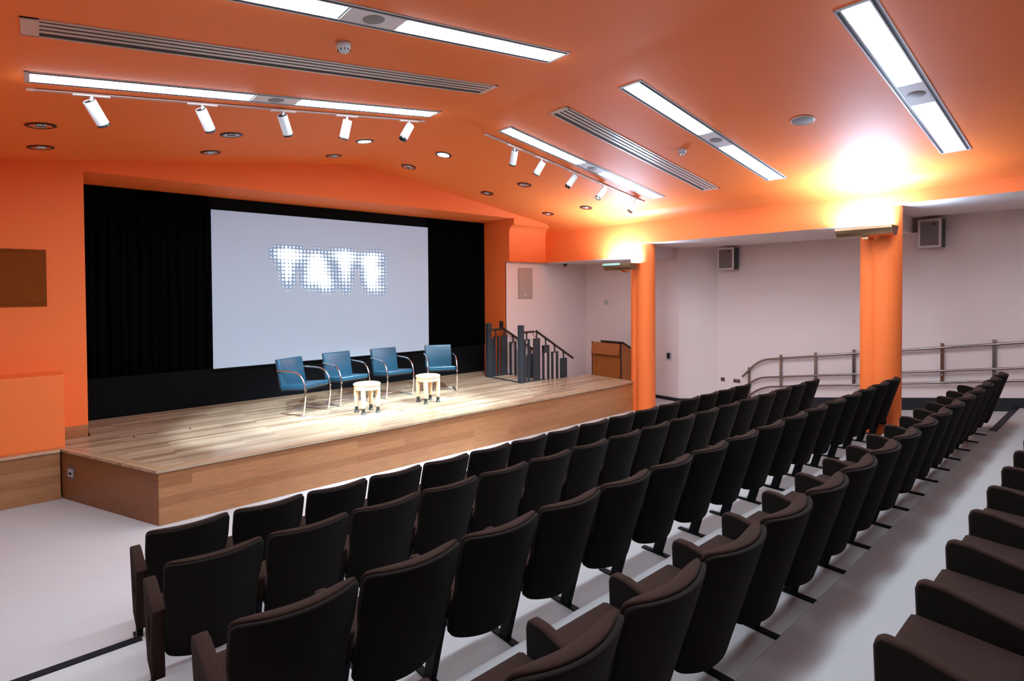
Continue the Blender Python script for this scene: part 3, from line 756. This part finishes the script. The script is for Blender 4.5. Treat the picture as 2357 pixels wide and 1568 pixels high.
cushion_bm = slab([lambda u, v: pt(u, v, .028, .007, .008), lambda u, v: pt(u, v, .034, .0, .008), lambda u, v: pt(u, v, .034+cush(u, v)*.6, .002, .012), lambda u, v: pt(u, v, .026+cush(u, v)*1.25, .026, .018)])
def arm_poly(): return [(.470, .622), (.488, .606), (.495, .58), (.488, .41), (.475, .375), (.44, .355), (.28, .33), (.20, .36), (.165, .45), (.125, .565), (.16, .572), (.40, .622)]
def end_poly(): return [(.455, .632), (.47, .615), (.472, .58), (.41, .36), (.345, .20), (.16, .165), (.145, .19), (.165, .40), (.115, .575), (.15, .585), (.40, .634)]
def ell(cy, cz_, ry, rz_, n=18): return [(cy+ry*math.cos(2*PI*k/n), cz_+rz_*math.sin(2*PI*k/n)) for k in range(n)]
def shade_sides(o, outer_brown=False):  # shade on the side faces, painted with the darker fabric
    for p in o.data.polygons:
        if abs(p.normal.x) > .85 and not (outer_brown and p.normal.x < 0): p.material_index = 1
def leg_bm(x):
    bm = BM(); v = box(bm, x-.018, x+.018, -.038, .038, 0, 1)
    for q in v:
        z = q.co.z; q.co.y += .318 if z < .5 else .205; q.co.z = .010 if z < .5 else .40
    return bm
def foot_bm(x):
    bm = BM(); box(bm, x-.022, x+.022, .02, .455, 0.0, .012)
    lathe(bm, [(0, .017), (.008, .016), (.009, .012)], 10, c=(x, .425, 0)); return bm
PX = .53
def seat_proto():
    t = thing('theatre_seat', 'seat', 'theatre seat', (0, 0, 0))
    a = obj('backrest', shell_bm, m_fabs, t, smooth=True, sub=1)
    b = obj('back_cushion', cushion_bm, m_fab, t, smooth=True, sub=1)
    bm = BM(); box(bm, -.228, .228, .135, .505, .345, .488)
    for q in bm.verts:
        if q.co.y > .4 and q.co.z > .4: q.co.z += .012
        if q.co.y > .4 and q.co.z < .4: q.co.z += .02
    bmesh.ops.bevel(bm, geom=bm.edges[:], offset=.038, segments=4, affect='EDGES', profile=.6)
    obj('seat_cushion', bm, m_fab, t, smooth='auto')
    bm = BM(); prism(bm, [(.17, .28), (.45, .32), (.45, .345), (.17, .345)], -.20, .20, 'X'); obj('seat_pan', bm, m_pan, t)
    bm = BM(); prism(bm, arm_poly(), -PX/2-.0285, -PX/2+.0285, 'X')
    am = obj('armrest', bm, [m_fab, m_fabs], t, smooth='auto', bevel=.016, bseg=3); shade_sides(am)
    obj('leg', leg_bm(-PX/2), m_legm, t, bevel=.004)
    obj('foot_bar', foot_bm(-PX/2), m_legm, t)
    return t
proto = seat_proto()
def end_parts(parent, x, side):
    bm = BM(); prism(bm, end_poly(), x-.031, x+.031, 'X', hole=ell(.245, .43, .035, .075))
    o = obj('end_panel', bm, [m_fab, m_fabs], parent, smooth='auto', bevel=.012, bseg=2); shade_sides(o, x < 0)
    obj('leg', leg_bm(x), m_legm, parent, bevel=.004); obj('foot_bar', foot_bm(x), m_legm, parent)
ROWS = [('front', 'front row', 1.008, .5318, 4.225, 0.0, 16),
        ('second', 'second row', .985, .5310, 3.350, .13, 17),
        ('third', 'third row', 1.015, .5262, 2.140, .36, 16),
        ('fourth', 'fourth row', .965, .5285, 1.125, .485, 17),
        ('fifth', 'rear row behind the aisle', 2.14+.53, .53, .085, .64, 8)]
used = False
for rk, (rn, rl, xc0, pitch, yb, zf, n) in enumerate(ROWS):
    for k in range(n):
        x = xc0+k*pitch-PX/2
        lab = 'dark brown theatre seat, %s from the left in the %s' % (ORD[k], rl)
        if k == n-1 and rk < 4: lab = 'dark brown theatre seat at the right end of the %s' % rl
        grp = 'theatre seats in the %s' % rl
        if not used: s = proto; used = True; s['label'] = lab; s.location = (x, yb, zf); kids = None
        else:
            s = proto.copy(); C.objects.link(s); s['label'] = lab; s.location = (x, yb, zf)
            for ch in PK:
                if k == 0 and rk < 4 and ch.name.split('.')[0] in ('armrest', 'leg', 'foot_bar'): continue
                c = ch.copy(); C.objects.link(c); c.parent = s
        s['group'] = grp
        if rk == 0 and k == 0:
            PK = list(proto.children); proto_arm = [ch for ch in PK if ch.name.split('.')[0] in ('armrest',)]
        if k == 0 and rk in (1, 2, 3): end_parts(s, -PX/2, 0)
        if k == n-1 and rk < 4: end_parts(s, PX/2, 1)
# the first seat of the front row carries its own end panel instead of the plain armrest
for ch in list(proto.children):
    if ch.name.split('.')[0] == 'armrest':
        bm = BM(); prism(bm, end_poly(), -PX/2-.031, -PX/2+.031, 'X', hole=ell(.245, .43, .035, .075))
        shade_sides(obj('end_panel', bm, [m_fab, m_fabs], proto, smooth='auto', bevel=.012, bseg=2), True)
        bpy.data.objects.remove(ch)
